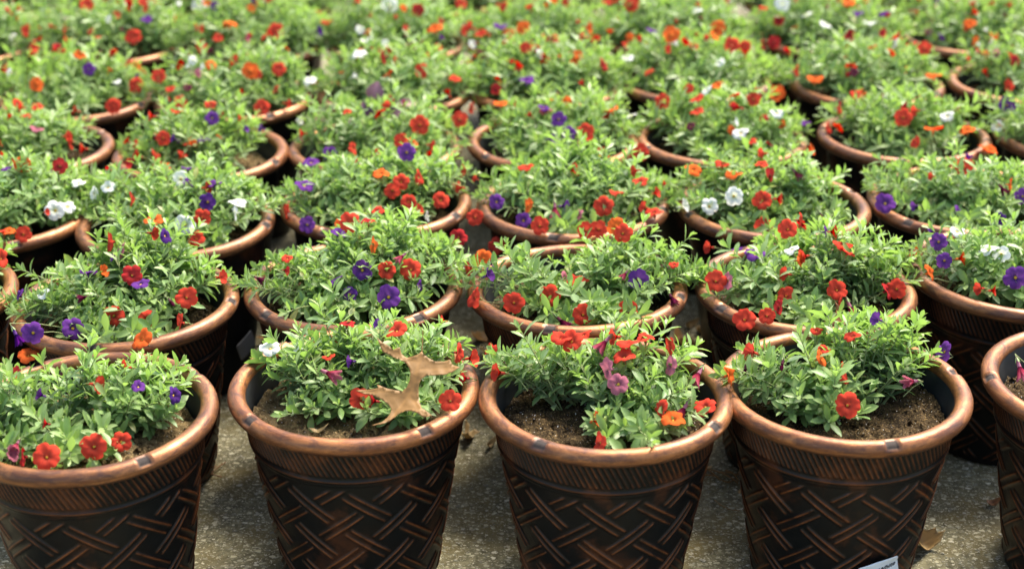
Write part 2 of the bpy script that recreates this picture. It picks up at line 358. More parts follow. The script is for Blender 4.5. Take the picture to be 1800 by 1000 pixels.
def soil_mesh(seed, mat, name):
    n = 84; Rs = 0.1665; zs = 0.309
    g = np.linspace(-1, 1, n); V = []
    U, W = np.meshgrid(g, g)
    # square to disc
    X = U * np.sqrt(1 - W ** 2 / 2) * Rs; Y = W * np.sqrt(1 - U ** 2 / 2) * Rs
    Z = np.zeros_like(X)
    for i in range(n):
        for j in range(n):
            p = Vector((X[i, j], Y[i, j], seed * 3.1))
            Z[i, j] = zs + 0.010 * noise.noise(p * 14) + 0.008 * noise.noise(p * 45) + 0.006 * noise.noise(p * 110) + 0.002 * noise.noise(p * 260)
    B = Buf(); B.add(np.stack([X, Y, Z], -1).reshape(-1, 3), grid_faces(n, n))
    r = np.random.default_rng(seed)
    for k in range(1500):      # crumbs and bits of bark
        a = r.uniform(0, 6.28); q = Rs * 0.98 * math.sqrt(r.uniform()); x, y = q * math.cos(a), q * math.sin(a)
        z = zs + 0.010 * noise.noise(Vector((x, y, seed * 3.1)) * 14) + 0.001
        s = r.uniform(0.0012, 0.0038) * (2.3 if r.uniform() < 0.10 else 1)
        pts = np.array([[1, 0, 0], [-1, 0, 0], [0, 1, 0], [0, -1, 0], [0, 0, 1], [0, 0, -1]], float) * s * r.uniform(0.4, 1.4, 3)
        M3 = np.array(Matrix.Rotation(r.uniform(0, 6), 3, Vector(r.normal(size=3)).normalized())); pts = pts @ M3.T + [x, y, z]
        B.add(pts, np.array([[0, 2, 4, 4], [2, 1, 4, 4], [1, 3, 4, 4], [3, 0, 4, 4]])[:, [0, 1, 2, 3]][:, :3].repeat(1, 0)[:, [0, 1, 2, 2]], 0)
    V = np.concatenate(B.V); F = np.concatenate(B.F)
    # split quads and triangles cleanly
    me = bpy.data.meshes.new(name)
    me.from_pydata(V.tolist(), [], [tuple(f) if f[2] != f[3] else tuple(f[:3]) for f in F.tolist()])
    me.polygons.foreach_set('use_smooth', [True] * len(me.polygons)); me.materials.append(mat); me.update()
    return me

BODY_HI = body_mesh(944, 180, 'planter_body'); BODY_LO = body_mesh(96, 40, 'planter_body_plain')
RIM = rim_mesh(360, 30, 'planter_rim')
SOIL = [soil_mesh(1, M['soil'], 'soil'), soil_mesh(2, M['soil'], 'soil'), soil_mesh(3, M['soil_dry'], 'soil')]
SOIL_Z = 0.309

# ------------------------------------------------------------------ pots: position, mounds of foliage (x, y, radius, height over rim)
G1 = [(0, 0, .185, .085), (-.06, .04, .12, .10), (.07, .05, .12, .10), (0, -.09, .11, .03)]
G2 = [(-.04, 0, .17, .09), (.08, .03, .11, .10), (-.09, -.07, .09, .03)]
G3 = [(.03, .02, .17, .09), (-.09, .03, .10, .10), (.06, -.09, .10, .03)]
ROWS = [
 ('a', [(-.674, 2.11, 2.05, [(-.11, .02, .13, .045), (.05, .05, .11, .055), (-.03, -.09, .11, .010), (.09, .02, .07, .03), (-.15, -.06, .07, .02)]),
        (-.262, 2.196, 2.05, [(-.08, .06, .085, .065), (.04, .07, .11, .085), (.14, .06, .075, .065), (-.075, -.05, .045, .00), (.10, -.03, .09, .015), (-.02, .0, .07, .03), (-.12, .09, .05, .06)]),
        (.149, 2.156, 2.35, [(-.08, .06, .10, .065), (.05, .07, .11, .070), (.07, -.09, .10, .005), (-.155, .05, .045, .05), (.12, -.04, .07, .01), (.0, .0, .07, .04)]),
        (.542, 2.18, 1.55, [(-.09, .03, .11, .055), (.05, .09, .11, .09), (.12, .09, .06, .075), (-.18, .00, .05, .02), (-.05, -.05, .07, .02)]),
        (.984, 2.194, 1.3, [(.03, .0, .10, .05)])]),
 ('b', [(-1.123, 2.552, .6, [(.0, .05, .16, .09), (.08, .08, .10, .09)]),
        (-.706, 2.524, 2.9, [(-.09, .02, .13, .05), (.05, .07, .12, .10), (-.12, -.07, .08, .00), (.02, -.09, .10, .00), (.0, .12, .10, .10)]),
        (-.296, 2.598, 2.1, [(-.10, .0, .12, .055), (.04, .08, .14, .10), (.14, .04, .09, .075), (-.04, -.08, .10, .0), (.03, -.03, .12, .04)]),
        (.125, 2.578, 2.65, [(-.13, .0, .10, .05), (.09, .06, .12, .095), (.00, -.05, .12, .02), (.17, .03, .08, .07), (.08, -.09, .09, .0)]),
        (.546, 2.577, 1.9, [(-.11, .0, .11, .05), (.04, .07, .14, .10), (.14, .04, .09, .07), (-.03, -.09, .11, .01)]),
        (.958, 2.649, 1.4, [(-.08, .0, .13, .075), (.07, .03, .13, .08), (0, -.06, .12, .03)])]),
 ('c', [(-1.088, 2.977, .3, G1),
        (-.693, 2.924, 1.2, [(-.07, .01, .14, .07), (.06, .02, .13, .07), (-.13, .08, .10, .08), (.0, -.09, .10, .01), (.05, .10, .10, .09)]),
        (-.291, 3.025, .9, [(-.07, .02, .13, .08), (.06, .05, .12, .10), (-.12, -.06, .09, .02), (.0, -.06, .11, .03), (.13, .08, .08, .07)]),
        (.132, 3.018, 2.7, [(-.06, .03, .14, .08), (.08, .02, .13, .08), (-.02, -.09, .12, .01), (.0, .08, .13, .09)]),
        (.554, 3.005, 1.7, [(-.08, .03, .14, .08), (.03, .07, .12, .09), (-.07, -.08, .11, .01), (.06, -.07, .09, .01)]),
        (.971, 3.026, .5, [(-.06, .03, .14, .075), (.08, .0, .13, .085), (.0, -.08, .12, .03)])]),
 ('d', [(-1.142, 3.384, .4, [(-.06, .03, .15, .08), (.04, .03, .10, .06), (-.04, -.09, .09, .01)]),
        (-.727, 3.36, 1.0, [(-.06, .02, .12, .08), (.03, .05, .11, .09), (-.10, -.04, .07, .03), (-.01, -.08, .08, .01)]),
        (-.32, 3.398, 2.2, G3), (.099, 3.433, 2.0, [(.02, .02, .16, .08), (.08, .03, .12, .08), (-.07, .05, .1, .08)]),
        (.499, 3.448, .2, [(.03, .02, .16, .085), (-.05, .05, .12, .09), (.09, -.04, .1, .05)]),
        (.943, 3.456, 1.1, [(.03, .02, .16, .08), (-.06, .05, .11, .085)]), (1.37, 3.45, 2.4, G2)]),
 ('e', [(-1.55, 3.80, 0, G1), (-1.136, 3.812, 1, [(-.04, .03, .16, .09), (.06, .04, .1, .08)]), (-.719, 3.786, 2, G2), (-.307, 3.834, .5, G3), (.09, 3.87, 1.5, G1), (.491, 3.919, 2.5, G3),
        (.945, 3.898, .8, G2), (1.369, 3.893, 1.2, [(.05, .03, .14, .09), (-.05, .07, .10, .08)])]),
 ('f', [(-1.60, 4.30, 0, G2), (-1.17, 4.31, 1, G2), (-.75, 4.30, 2, G1), (-.33, 4.31, .5, G3), (.06, 4.33, 1.5, [(.03, .03, .16, .09), (.0, -.04, .12, .06)]), (.47, 4.34, 2.5, G1),
        (.93, 4.36, .8, G3), (1.359, 4.368, 1.2, [(.05, .03, .15, .09), (.0, -.02, .11, .06)])]),
 ('g', [(-1.63, 4.78, 0, G1), (-1.20, 4.78, 1, G3), (-.77, 4.78, 2, G2), (-.33, 4.79, .5, G1), (.08, 4.79, 1.5, G2), (.50, 4.80, 2.5, G3), (.95, 4.80, .8, G1), (1.391, 4.808, 1.2, G2), (1.82, 4.80, 0.4, G3)]),
]
ORD = ['first', 'second', 'third', 'fourth', 'fifth', 'sixth', 'seventh', 'eighth', 'ninth']
ROWN = {'a': 'front row', 'b': 'second row', 'c': 'third row', 'd': 'fourth row', 'e': 'fifth row', 'f': 'sixth row', 'g': 'farthest row'}
POTL = {
 ('a', 0): 'bronze woven planter at the front left, cut by the left edge of the photo',
 ('a', 1): 'bronze woven planter in the front row holding the large brown oak leaf',
 ('a', 2): 'bronze woven planter in the front row, between the oak leaf pot and the tagged pot',
 ('a', 3): 'bronze woven planter in the front row with the white card tag low on its side',
 ('a', 4): 'nearly bare bronze planter at the right edge of the front row',
 ('c', 1): 'bronze planter in the third row with a grey-shaded white tag on its shaded right side',
 ('b', 3): 'bronze planter of the second row with bare soil at its back rim, centre',
 ('b', 4): 'bronze planter of the second row with a brown leaf wedged inside its rim',
}
PLANTL = {
 ('a', 0): 'bushy red and purple flowered plant in the front left pot',
 ('a', 1): 'leggy plant with red blooms and a white one around the brown oak leaf',
 ('a', 2): 'sprawling red flowered plant with faded pink blooms in the front row',
 ('a', 3): 'one-sided bushy plant in the white tagged pot, purple flower at its right tip',
 ('a', 4): 'sparse plant with faded pink flower in the nearly bare front right pot',
 ('b', 1): 'tall plant with two purple flowers low at its left and four red ones',
 ('b', 2): 'full plant with a lone violet flower hanging at its front edge, second row',
 ('b', 3): 'plant with a line of five open red flowers along its front rim',
 ('b', 4): 'plant with two flat purple blooms at top left, above the wedged brown leaf',
 ('b', 5): 'plant with white, purple and red flowers at the right end of second row',
 ('c', 1): 'plant with several pure white and red flowers in the third row, left',
 ('c', 4): 'plant with three open white flowers in a row above its front rim',
 ('c', 5): 'plant with one large lilac flower hanging at its left rim, third row',
}

POTS = []
for rn, lst in ROWS:
    for i, (x, y, rot, mo) in enumerate(lst):
        POTS.append(dict(row=rn, i=i, n=len(lst), x=x, y=y, rot=rot, mounds=mo))

for p in POTS:   # the farther plants are fuller
    kr, kh, dy = {'a': (1.08, 0.98, .006), 'b': (1.11, 0.98, .004), 'c': (1.22, 0.98, .010), 'd': (1.27, 1.1, .014), 'e': (1.42, 1.25, .012)}.get(p['row'], (1.58, 1.4, .0))
    p['mounds'] = [(m[0], m[1] + dy, m[2] * kr, m[3] * kh + .006) for m in p['mounds']]

def canopy(x, y, mounds):
    h = -1.0
    for (mx, my, mr, mh) in mounds:
        q = ((x - mx) ** 2 + (y - my) ** 2) / (mr * mr)
        if q < 1.0: h = max(h, -0.02 + (mh + 0.02) * (1 - 0.75 * q))
    return h

# planters: the first of each kind is built, the rest are copies of its objects
def proto(hi):
    r = bpy.data.objects.new('planter', None); COL.objects.link(r)
    parts = [obj('body', BODY_HI if hi else BODY_LO, r), obj('rim', RIM, r), obj('soil', SOIL[0], r)]
    return r, parts
first = {True: None, False: None}
for p in POTS:
    hi = p['row'] in 'ab'
    if first[hi] is None: first[hi] = proto(hi); r, parts = first[hi]
    else:
        r0, pr0 = first[hi]; r = r0.copy(); COL.objects.link(r); parts = []
        for c in pr0:
            d = c.copy(); COL.objects.link(d); d.parent = r; parts.append(d)
    r.location = (p['x'], p['y'], 0); r.rotation_euler = (R(random.uniform(-.7, .7)), R(random.uniform(-.7, .7)), p['rot'])
    parts[2].data = SOIL[2] if (p['row'], p['i']) in (('a', 0), ('a', 1), ('d', 1)) else SOIL[(p['i'] + ord(p['row'])) % 2]
    p['pot'] = r; p['parts'] = parts
    key = (p['row'], p['i'])
    pos = ORD[p['i']] + ' from the left in the ' + ROWN[p['row']]
    lab = POTL.get(key) or 'copper-rimmed bronze planter, ' + pos
    tag(r, lab, 'planter', 'bronze planters set out in rows')

# ------------------------------------------------------------------ foliage
def leaf_tpl(hi):
    if hi: t_ = np.array([0, .28, .58, .82, 1.0]); w_ = np.array([.07, .30, .50, .38, .04])
    else: t_ = np.array([0, .5, 1.0]); w_ = np.array([.10, .50, .06])
    return t_, w_
def add_leaves(out, P, D, N, L, W, age_light, rnd, hi, bend):
    """P,D,N: n x 3 base, direction, normal"""
    t_, w_ = leaf_tpl(hi); ns = len(t_); n = len(P)
    S = np.cross(D, N); S /= np.linalg.norm(S, axis=1)[:, None] + 1e-9; N2 = np.cross(S, D)
    V = np.zeros((n, ns, 3, 3))
    for i in range(ns):
        c = P + D * (L * t_[i])[:, None] - N2 * (bend * L * t_[i] ** 2)[:, None]
        hw = (W * w_[i])[:, None]
        V[:, i, 0] = c - S * hw + N2 * hw * 0.35; V[:, i, 1] = c; V[:, i, 2] = c + S * hw + N2 * hw * 0.35
    out['V'].append(V.reshape(-1, 3))
    f = grid_faces(3, ns); k = ns * 3
    F = (f[None] + (np.arange(n) * k)[:, None, None] + out['n']).reshape(-1, 4); out['F'].append(F); out['n'] += n * k
    out['age_light'].append(np.repeat(age_light, k)); out['rnd'].append(np.repeat(rnd, k)); out['mid'].append(np.tile(np.tile([0., 1., 0.], ns), n))

def build_foliage(mounds, dens, hi, r, name):
    """returns (foliage mesh, stem mesh)"""
    out = dict(V=[], F=[], n=0, age_light=[], rnd=[], mid=[]); SB = Buf()
    areas = [m[2] ** 2 for m in mounds]
    roots = [(m[0] * 0.35 + r.normal() * .012, m[1] * 0.35 + r.normal() * .012) for m in mounds]
    for mi, (mx, my, mr, mh) in enumerate(mounds):
        ns = max(7, int(dens * areas[mi]))
        for s in range(ns):
            a = r.uniform(0, 2 * np.pi); q = math.sqrt((s + 0.5) / ns) * 0.97
            x = mx + mr * q * math.cos(a); y = my + mr * q * math.sin(a)
            top = canopy(x, y, mounds)
            lay = r.uniform() ** 0.55
            z = SOIL_Z + 0.02 + (RIM_Z + top - SOIL_Z - 0.02) * (0.35 + 0.65 * lay) + r.normal() * 0.006 + (r.uniform(0.012, 0.055) if r.uniform() < 0.18 else 0)
            rr = math.hypot(x, y)
            if rr > 0.160 and y < -0.08 and r.uniform() < 0.8: continue
            if rr > 0.160: z = max(z, RIM_Z + 0.019)
            else: z = max(z, SOIL_Z + 0.018)
            rx, ry = roots[mi]
            # a sprig that leaves the crown and arches to its tip
            P0 = np.array([rx + (x - rx) * 0.12, ry + (y - ry) * 0.12, SOIL_Z - 0.004]); P2 = np.array([x, y, z])
            P1 = P0 * 0.35 + P2 * 0.65; P1[2] = P0[2] + (z - P0[2]) * r.uniform(0.35, 0.85)
            if rr > 0.15: P1[2] = max(P1[2], RIM_Z + 0.02); P1[:2] = P0[:2] * .5 + P2[:2] * .5
            uu = np.linspace(0, 1, 9)[:, None]
            C = (1 - uu) ** 2 * P0 + 2 * uu * (1 - uu) * P1 + uu ** 2 * P2
            seg = np.linalg.norm(np.diff(C, axis=0), axis=1); cum = np.concatenate([[0], np.cumsum(seg)]); Lc = cum[-1]
            v, f = tube(C, np.linspace(0.0014, 0.0008, 9), 4); SB.add(v, f)
            nl = int(r.integers(13, 19)) if hi else int(r.integers(10, 14))
            i = np.arange(nl); sd_ = 0.0032 * i + 0.00022 * i ** 2 + r.normal(size=nl) * 0.0008
            if not hi: sd_ = sd_ * 1.35
            ok = sd_ < Lc * 0.86; i = i[ok]; sd_ = np.maximum(sd_[ok], 0); nl = len(i)
            if nl < 3: continue
            pos = cum[-1] - sd_
            P = np.stack([np.interp(pos, cum, C[:, k]) for k in range(3)], 1)
            T = np.stack([np.interp(pos, cum, np.gradient(C[:, k])) for k in range(3)], 1); T += np.array([0, 0, 0.004]); T /= np.linalg.norm(T, axis=1)[:, None]
            ref = np.array([0.3, 0.1, 1.0]) if abs(T[0][2]) < .9 else np.array([1.0, 0.2, 0])
            A = np.cross(T, ref); A /= np.linalg.norm(A, axis=1)[:, None]; B = np.cross(T, A)
            al = a + i * 2.39996 + r.normal(size=nl) * 0.25
            dv = np.radians(np.clip(22 + 6.2 * i, 22, 78)) + r.normal(size=nl) * 0.14
            side = np.cos(al)[:, None] * A + np.sin(al)[:, None] * B
            D = np.cos(dv)[:, None] * T + np.sin(dv)[:, None] * side; D[:, 2] += 0.16; D /= np.linalg.norm(D, axis=1)[:, None]
            N = T - (T * D).sum(1)[:, None] * D; N += np.array([0, 0, .25]) + r.normal(size=(nl, 3)) * 0.18
            N -= (N * D).sum(1)[:, None] * D; N /= np.linalg.norm(N, axis=1)[:, None] + 1e-9
            Lm = r.uniform(0.029, 0.040) * (1.0 if hi else 1.12)
            L = Lm * np.clip(0.38 + 0.13 * i, 0, 1) * r.uniform(0.8, 1.12, nl)
            Wd = L * r.uniform(0.29, 0.40, nl)
            age_light = np.clip(i / (14.5 if hi else 18.0) + (1 - lay) * 0.30 + r.normal(size=nl) * 0.07, 0, .96); age_light[r.uniform(size=nl) < 0.012] = 1.0; rn_ = np.clip(np.full(nl, r.uniform()) * .6 + r.uniform(0, .5, nl), 0, 1)  # far rows set paler: backlit brightness put into leaf colour; lower sprigs darker
            # keep leaves above the soil and out of the pot wall
            tipz = P[:, 2] + D[:, 2] * L
            low = tipz < SOIL_Z + 0.004; D[low, 2] = np.abs(D[low, 2]) + .1; D /= np.linalg.norm(D, axis=1)[:, None]
            add_leaves(out, P, D, N, L, Wd, age_light, rn_, hi, r.uniform(0.0, 0.35, nl))
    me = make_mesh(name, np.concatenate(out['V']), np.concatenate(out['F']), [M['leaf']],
                   {'age_light': np.concatenate(out['age_light']), 'rnd': np.concatenate(out['rnd']), 'mid': np.concatenate(out['mid'])})
    return me, SB

# ------------------------------------------------------------------ flowers
def corolla(kind, col, seed):
    r = random.Random(seed * 17 + 3); nph = 46; rings = np.array([0.0, .12, .25, .42, .6, .8, .93, 1.0])
    ph = np.linspace(0, 2 * np.pi, nph); PH, Q = np.meshgrid(ph, rings)
    lobe = np.abs(np.sin(2.5 * PH)); LV = [r.uniform(-.09, .07) for _ in range(5)]; lv = sum(LV[k] * np.exp(-(((PH - (k + .5) * 1.2566) / 0.42) ** 2)) for k in range(5)); fo = r.uniform(0, 6.28); ol = 1 - 0.20 * (1 - lobe) ** 2.0 - 0.035 * np.exp(-((lobe - 1) / 0.02) ** 2)
    ru = sum(r.uniform(-1, 1) * np.sin(k * PH + r.uniform(0, 6)) for k in (2, 3, 5, 7)) * 0.25
    if kind.startswith('open'):
        Rf = 0.0205; rr = 0.0026 + (Rf * ol * (1 + 0.05 * ru + lv) - 0.0026) * Q
        tw = r.uniform(.3, 1.2); z = 0.0105 * Q ** 0.45 - 0.0060 * Q ** 3 - 0.0030 + Q ** 2 * 0.0042 * ru + 0.0020 * Q * (lobe - .5) + 0.0013 * Q * np.sin(5 * PH + tw) + 0.0032 * Q ** 2 * np.cos(2 * PH + fo)
    elif kind == 'funnel':
        Rf = 0.0165; rr = 0.0026 + (Rf * ol - 0.0026) * Q ** 1.15; z = 0.0135 * Q ** 0.85 - 0.002 * Q ** 4 + Q * 0.0016 * ru
    elif kind == 'wilt':
        fold = 1 + 0.42 * np.cos(5 * PH) * Q; Rf = 0.0085; rr = (0.002 + (Rf * ol - 0.002) * Q ** 0.8) * fold * (1 + 0.2 * ru * Q)
        z = 0.016 * Q + 0.003 * ru * Q + 0.002 * np.cos(5 * PH) * Q
    else:   # bud
        rr = 0.0009 + 0.0024 * np.sin(np.pi * np.clip(Q, 0, .99)) ** 0.7 * (1 + .12 * np.cos(5 * PH)); z = 0.013 * Q
    V = np.stack([rr * np.cos(PH), rr * np.sin(PH), z], -1).reshape(-1, 3); F = grid_faces(nph, len(rings))
    rad = Q.ravel(); ang = (PH / (2 * np.pi)).ravel()
    # the tube behind
    tz = np.array([0, -.005, -.010, -.014]); tr_ = np.array([.0027, .0023, .0019, .0014])
    PT, TZ = np.meshgrid(ph, tz); TR = np.repeat(tr_[:, None], nph, 1)
    V2 = np.stack([TR * np.cos(PT), TR * np.sin(PT), TZ], -1).reshape(-1, 3); F2 = grid_faces(nph, 4)[:, ::-1] + len(V)
    V = np.concatenate([V, V2]); F = np.concatenate([F, F2]); rad = np.concatenate([rad, np.full(len(V2), -1.)]); ang = np.concatenate([ang, (PT / 6.2832).ravel()])
    return make_mesh('flower_' + kind, V, F, [PET[col]], {'rad': rad, 'ang': ang})
_cor = {}
def get_cor(kind, col, seed):
    k = (kind, col, seed)
    if k not in _cor: _cor[k] = corolla(kind, col, seed)
    return _cor[k]
def throat_mesh():
    nph = 12; q = np.array([0.05, .5, 1.0]); ph = np.arange(nph) * 2 * np.pi / nph; PH, Q = np.meshgrid(ph, q)
    V = np.stack([.0029 * Q * np.cos(PH), .0029 * Q * np.sin(PH), 0.0008 - 0.0016 * Q ** 2], -1).reshape(-1, 3)
    return make_mesh('flower_throat', V, grid_faces(nph, 3, True), [M['throat']])
def calyx_mesh():
    out = dict(V=[], F=[], n=0, age_light=[], rnd=[], mid=[])
    a = np.arange(5) * 2 * np.pi / 5; o = np.stack([np.cos(a), np.sin(a), np.zeros(5)], 1)
    D = o * .45 + np.array([0, 0, .9]); D /= np.linalg.norm(D, axis=1)[:, None]
    add_leaves(out, o * .0012 + [0, 0, -.0145], D, -o + np.array([0, 0, .1]), np.full(5, .009), np.full(5, .0026), np.zeros(5), np.zeros(5), True, np.full(5, -.1))
    return make_mesh('flower_calyx', np.concatenate(out['V']), np.concatenate(out['F']), [M['calyx']])
THROAT = throat_mesh(); CALYX = calyx_mesh()

FL = """
82 803 r f 1.1;42 803 d s .8;165 785 r f 1.1;213 776 r f .85;15 797 k s .9;84 745 d s .6;165 675 r s 1;130 640 o u 1;20 655 d s .8;50 625 o u 1;225 645 r s .8;75 695 p s .7;243 680 p u .6;305 695 q s .8;250 597 o u 1.1;107 660 m b 1;30 780 k w 1
475 613 w u .9;527 612 w s .65;575 655 k w 1.4;635 700 r f 1;660 705 d s .9;791 704 r f .95;697 582 r u 1;620 635 p s .7;667 570 p s .6;578 628 r u .6;825 630 r s 1;805 620 r s .9;820 665 d s .8;782 565 r s .7;610 570 d u .7
862 622 r s 1;880 655 r s 1;987 595 r u 1;1005 600 r f 1;1025 590 r u .9;1085 592 r s .9;1105 605 r u 1.1;1097 628 r u 1;1135 595 r u .8;1180 610 r s .9;1180 642 k s .9;1070 650 k s 1.1;1087 675 k f .9;1228 657 k w 1.4;1043 740 o s .9;1055 778 r s .9;1165 720 r s .9;1183 738 o u 1;1203 717 k w 1.3;1240 715 r u 1;1065 600 k w 1.3
1281 660 o s 1;1325 620 r s 1;1480 655 r s 1;1442 630 o s .8;1490 712 r f 1.1;1500 592 r u .8;1395 597 m w 1;1435 582 r u .6;1545 562 p s .8;1660 618 p s 1;1605 670 k w 1.2;1450 615 r u .6;1375 640 m b 1;1310 648 m b 1
1792 645 k w 1.3;2 455 r s 1;6 408 r u .9
232 484 d f 1;200 555 r f 1;258 562 r f 1.05;328 523 r f 1.05;385 487 r s .9;318 568 r s 1;128 577 p f 1.05;58 585 p f 1.05;28 588 p w 1.2;75 518 w u .8;155 480 p u .9;178 478 o s .8;150 522 m w .9;247 500 p u .9;205 453 p s .7;195 425 r s 1.1;215 440 k s .9;300 530 m b 1;35 520 p s .7
615 392 r f 1.1;590 400 o s 1;658 430 o s .9;637 475 p f 1;683 522 p f 1.15;722 474 r f 1.1;680 475 r f .9;615 517 q f .75;590 495 p u .9;543 437 p s .8;500 475 d s .6;452 489 m w .9;806 418 d f .95;657 365 r s 1;663 372 r u .8;708 450 k w 1;752 380 w s .6;737 502 p s .6;595 410 p u .8;505 455 r u .6
903 532 r f 1.05;967 520 r f 1.1;1025 553 r f 1.05;1103 547 r f 1.05;836 523 r s 1.1;1122 491 p f 1.05;855 485 p s .9;875 432 r f 1;850 455 o f 1;825 475 r s .9;980 453 o u .9;925 447 p u .8;990 490 k s .8;1015 495 r u 1.1;1095 410 r f .95;1180 522 m w 1;985 563 m w 1.3;1185 466 r u .5;1100 480 k w .8
1258 494 r f 1.1;1280 493 k s .9;1297 445 p u 1.1;1328 448 p u 1.1;1309 562 r f 1.1;1348 555 r f .8;1382 520 r f .9;1370 540 d s .8;1471 510 r f 1;1477 530 r s .7;1576 508 r f 1;1558 512 d s .9;1494 540 k w 1.4;1385 482 r s .9;1417 450 r s .9;1405 458 o s .8;1460 408 r s .9;1480 432 r u 1;1490 445 r u .8;1392 440 w u .8;1450 408 p s .6;1250 435 r s .9
1660 458 p f .8;1650 425 p f .9;1635 412 q s .9;1685 455 o s .9;1605 447 o s .9;1633 480 o s .9;1785 488 p f 1.15;1760 447 w f .85;1738 440 w u 1;1682 408 w u .8;1725 507 r s .8;1742 511 r s .7
41 412 r f .9;97 370 w f 1.1;118 365 w u .9;80 373 r s .5;15 408 o u .7
318 315 w f 1;138 323 w u .8;190 330 w u .8;165 340 w s .8;365 355 q f .95;355 383 r f .95;345 420 r f .9;325 395 w f 1.1;417 358 w u 1;415 375 w s .8;360 330 r s .9;375 325 p u 1;335 322 p u .8;270 388 o u 1;265 410 r s .9;290 415 q s .8;233 350 r s .8
535 327 p u 1.1;540 395 p f .9;505 372 r s .9;547 287 p u 1.1;670 307 o u 1;705 320 r f .95;690 335 r f .9;735 312 r s .9;775 352 r f 1;718 355 r f .9;733 370 r s .8;815 300 r s .8;838 315 r s .6;812 330 r s .9
835 382 r f .95;873 355 p f .9;920 388 p f .9;949 397 r f 1.0;988 363 p s 1;975 365 k w 1.4;1062 363 r f 1.15;1030 405 r f .95;1052 403 r f .95;1083 398 o f .95;930 362 o s .9;1018 380 k s .8;1083 340 r u .9;1150 375 r u 1;1150 340 r s .8;1135 365 r s .8;925 295 r u .9;1005 300 r s 1;1120 300 r s .9;1125 320 r u .9
1290 345 w f 1.05;1247 363 w f .95;1198 363 w s 1;1340 352 r f 1.1;1365 350 r s .9;1342 398 r f 1.1;1385 403 r f 1.0;1405 388 r s .8;1445 382 m w 1.3;1347 402 k w 1;1218 300 o u 1;1290 308 o u 1;1270 290 r u .9;1355 308 d s .9;1398 303 k w 1.2;1338 290 r u .8
1556 358 p f 1.15;1610 362 p s .7;1695 294 r f 1.1;1675 290 r s 1;1755 385 q f .8;1683 373 p s .8;1760 330 m w 1.2;1740 265 o u 1;1798 345 p f .9;1640 310 r s .6;1775 325 o s .8;1730 262 o u .9
41 290 o f 1;105 292 d f .9;115 240 r s .9;125 250 r s .9;150 262 r s 1;65 228 k u .9;45 205 r u .7;65 190 r u .9;40 190 r s .8;135 195 r s .8;15 297 p u .8
287 243 r f .9;308 245 p s .7;358 247 p u .9;373 208 p f .9;317 180 r f .9;370 185 r u .8;310 197 r u .8;270 205 r s .9;245 275 r s 1;220 287 d s .9;280 285 r s .9;238 255 r s .7;463 227 p s .8;430 228 p s .6;425 208 r s .6;285 297 o u 1
580 270 p f .9;620 262 r s .8;660 272 r s .8;715 268 p f 1.05;705 248 r f .9;738 220 r f 1.2;808 210 r f 1.05;755 255 r s .8;535 235 r s .8;610 198 r u .6
982 210 p f 1;1000 235 p f .9;1029 233 r f 1.15;965 245 p s .9;955 190 p u .7;1125 268 r f 1.1;880 183 o u 1;830 190 r s .8
1165 178 r f 1;1325 175 r f .9;1225 175 r u 1;1225 197 r u .9;1302 235 w u 1;1290 215 w s .7;1320 250 r u .8;1415 218 p u .8;1365 200 w u .9;1075 195 o u 1;1300 190 d w 1.3;1420 265 o s 1;1344 270 r s .9
1588 207 r f 1.15;1640 228 o u 1.2;1612 195 r s .9;1665 205 w u .9;1455 225 r s .9;1610 250 r s .8;1475 190 r s .9;1770 185 p f 1.15;1700 230 o u 1
65 148 o f 1;156 122 p f .9;240 150 r f 1.1;279 134 r f 1;200 187 r f 1.1;440 125 o f 1.15;490 122 r f 1;503 182 r s .8;460 190 r f 1.1;545 142 w u 1;742 125 r f 1;925 142 p u 1.15;1012 102 o f 1.1;1103 103 w u 1;1262 112 w u 1;1365 163 o f 1.15;1432 140 o u 1.2;1400 125 r s 1;1262 152 o u 1
1181 62 o f 1.2;1262 50 o f 1.2;1287 80 r f 1.15;1310 82 r f .9;1148 55 p u 1;235 65 r f 1.2;257 35 p u .9;405 43 o u 1.1;485 55 r f 1.2;468 65 r u 1;350 50 r s .8;632 97 w u 1.1;645 72 w u 1;685 10 w f 1.3;765 52 o u 1.2;880 47 p u 1.1;920 50 o f 1.1;925 85 r f .9;1030 50 o s 1.2;1028 65 r s 1;1507 25 p u 1;1555 25 p u 1;1625 85 r f 1;1705 43 o u 1;1642 135 o u 1.1;1774 150 r s 1;350 10 w f 1.2;310 10 w u 1;152 10 r f 1.1;1375 8 w f 1.2;1225 20 w u 1;1450 45 w u 1;1530 42 w u 1;55 85 r s 1.1;45 55 r s 1;120 70 r s .9;140 98 o u .9;557 55 q s 1;575 40 r u 1;675 100 d s 1;830 50 r s 1.2;815 55 r s .9;845 60 r u 1;970 70 d u 1;1060 115 d s 1;1360 75 d f 1;1340 80 d s .9;800 140 r u .9;300 157 r u .7;170 68 r u .8;205 145 w u .6;735 18 d f 1;810 8 r f 1;1065 5 r u 1.1;1110 8 r f 1.2;1490 5 o u 1.2
"""
flowers = []
for tok in FL.replace('\n', ';').split(';'):
    q = tok.split()
    if len(q) == 5: flowers.append((float(q[0]), float(q[1]), q[2], q[3], float(q[4])))

def hit(px, py):
    d = ray(px, py); best = None
    t0 = (RIM_Z + 0.14 - CAM.z) / d.z; t1 = (SOIL_Z - CAM.z) / d.z
    for k in range(160):
        P = CAM + d * (t0 + (t1 - t0) * k / 159)
        for p in POTS:
            lx, ly = P.x - p['x'], P.y - p['y']
            if abs(lx) < .24 and abs(ly) < .24:
                h = canopy(lx, ly, p['mounds'])
                if h > -0.5 and P.z < RIM_Z + h: return P, p
    P = at_z(px, py, RIM_Z + 0.01)
    p = min(POTS, key=lambda p: (P.x - p['x']) ** 2 + (P.y - p['y']) ** 2)
    return P, p

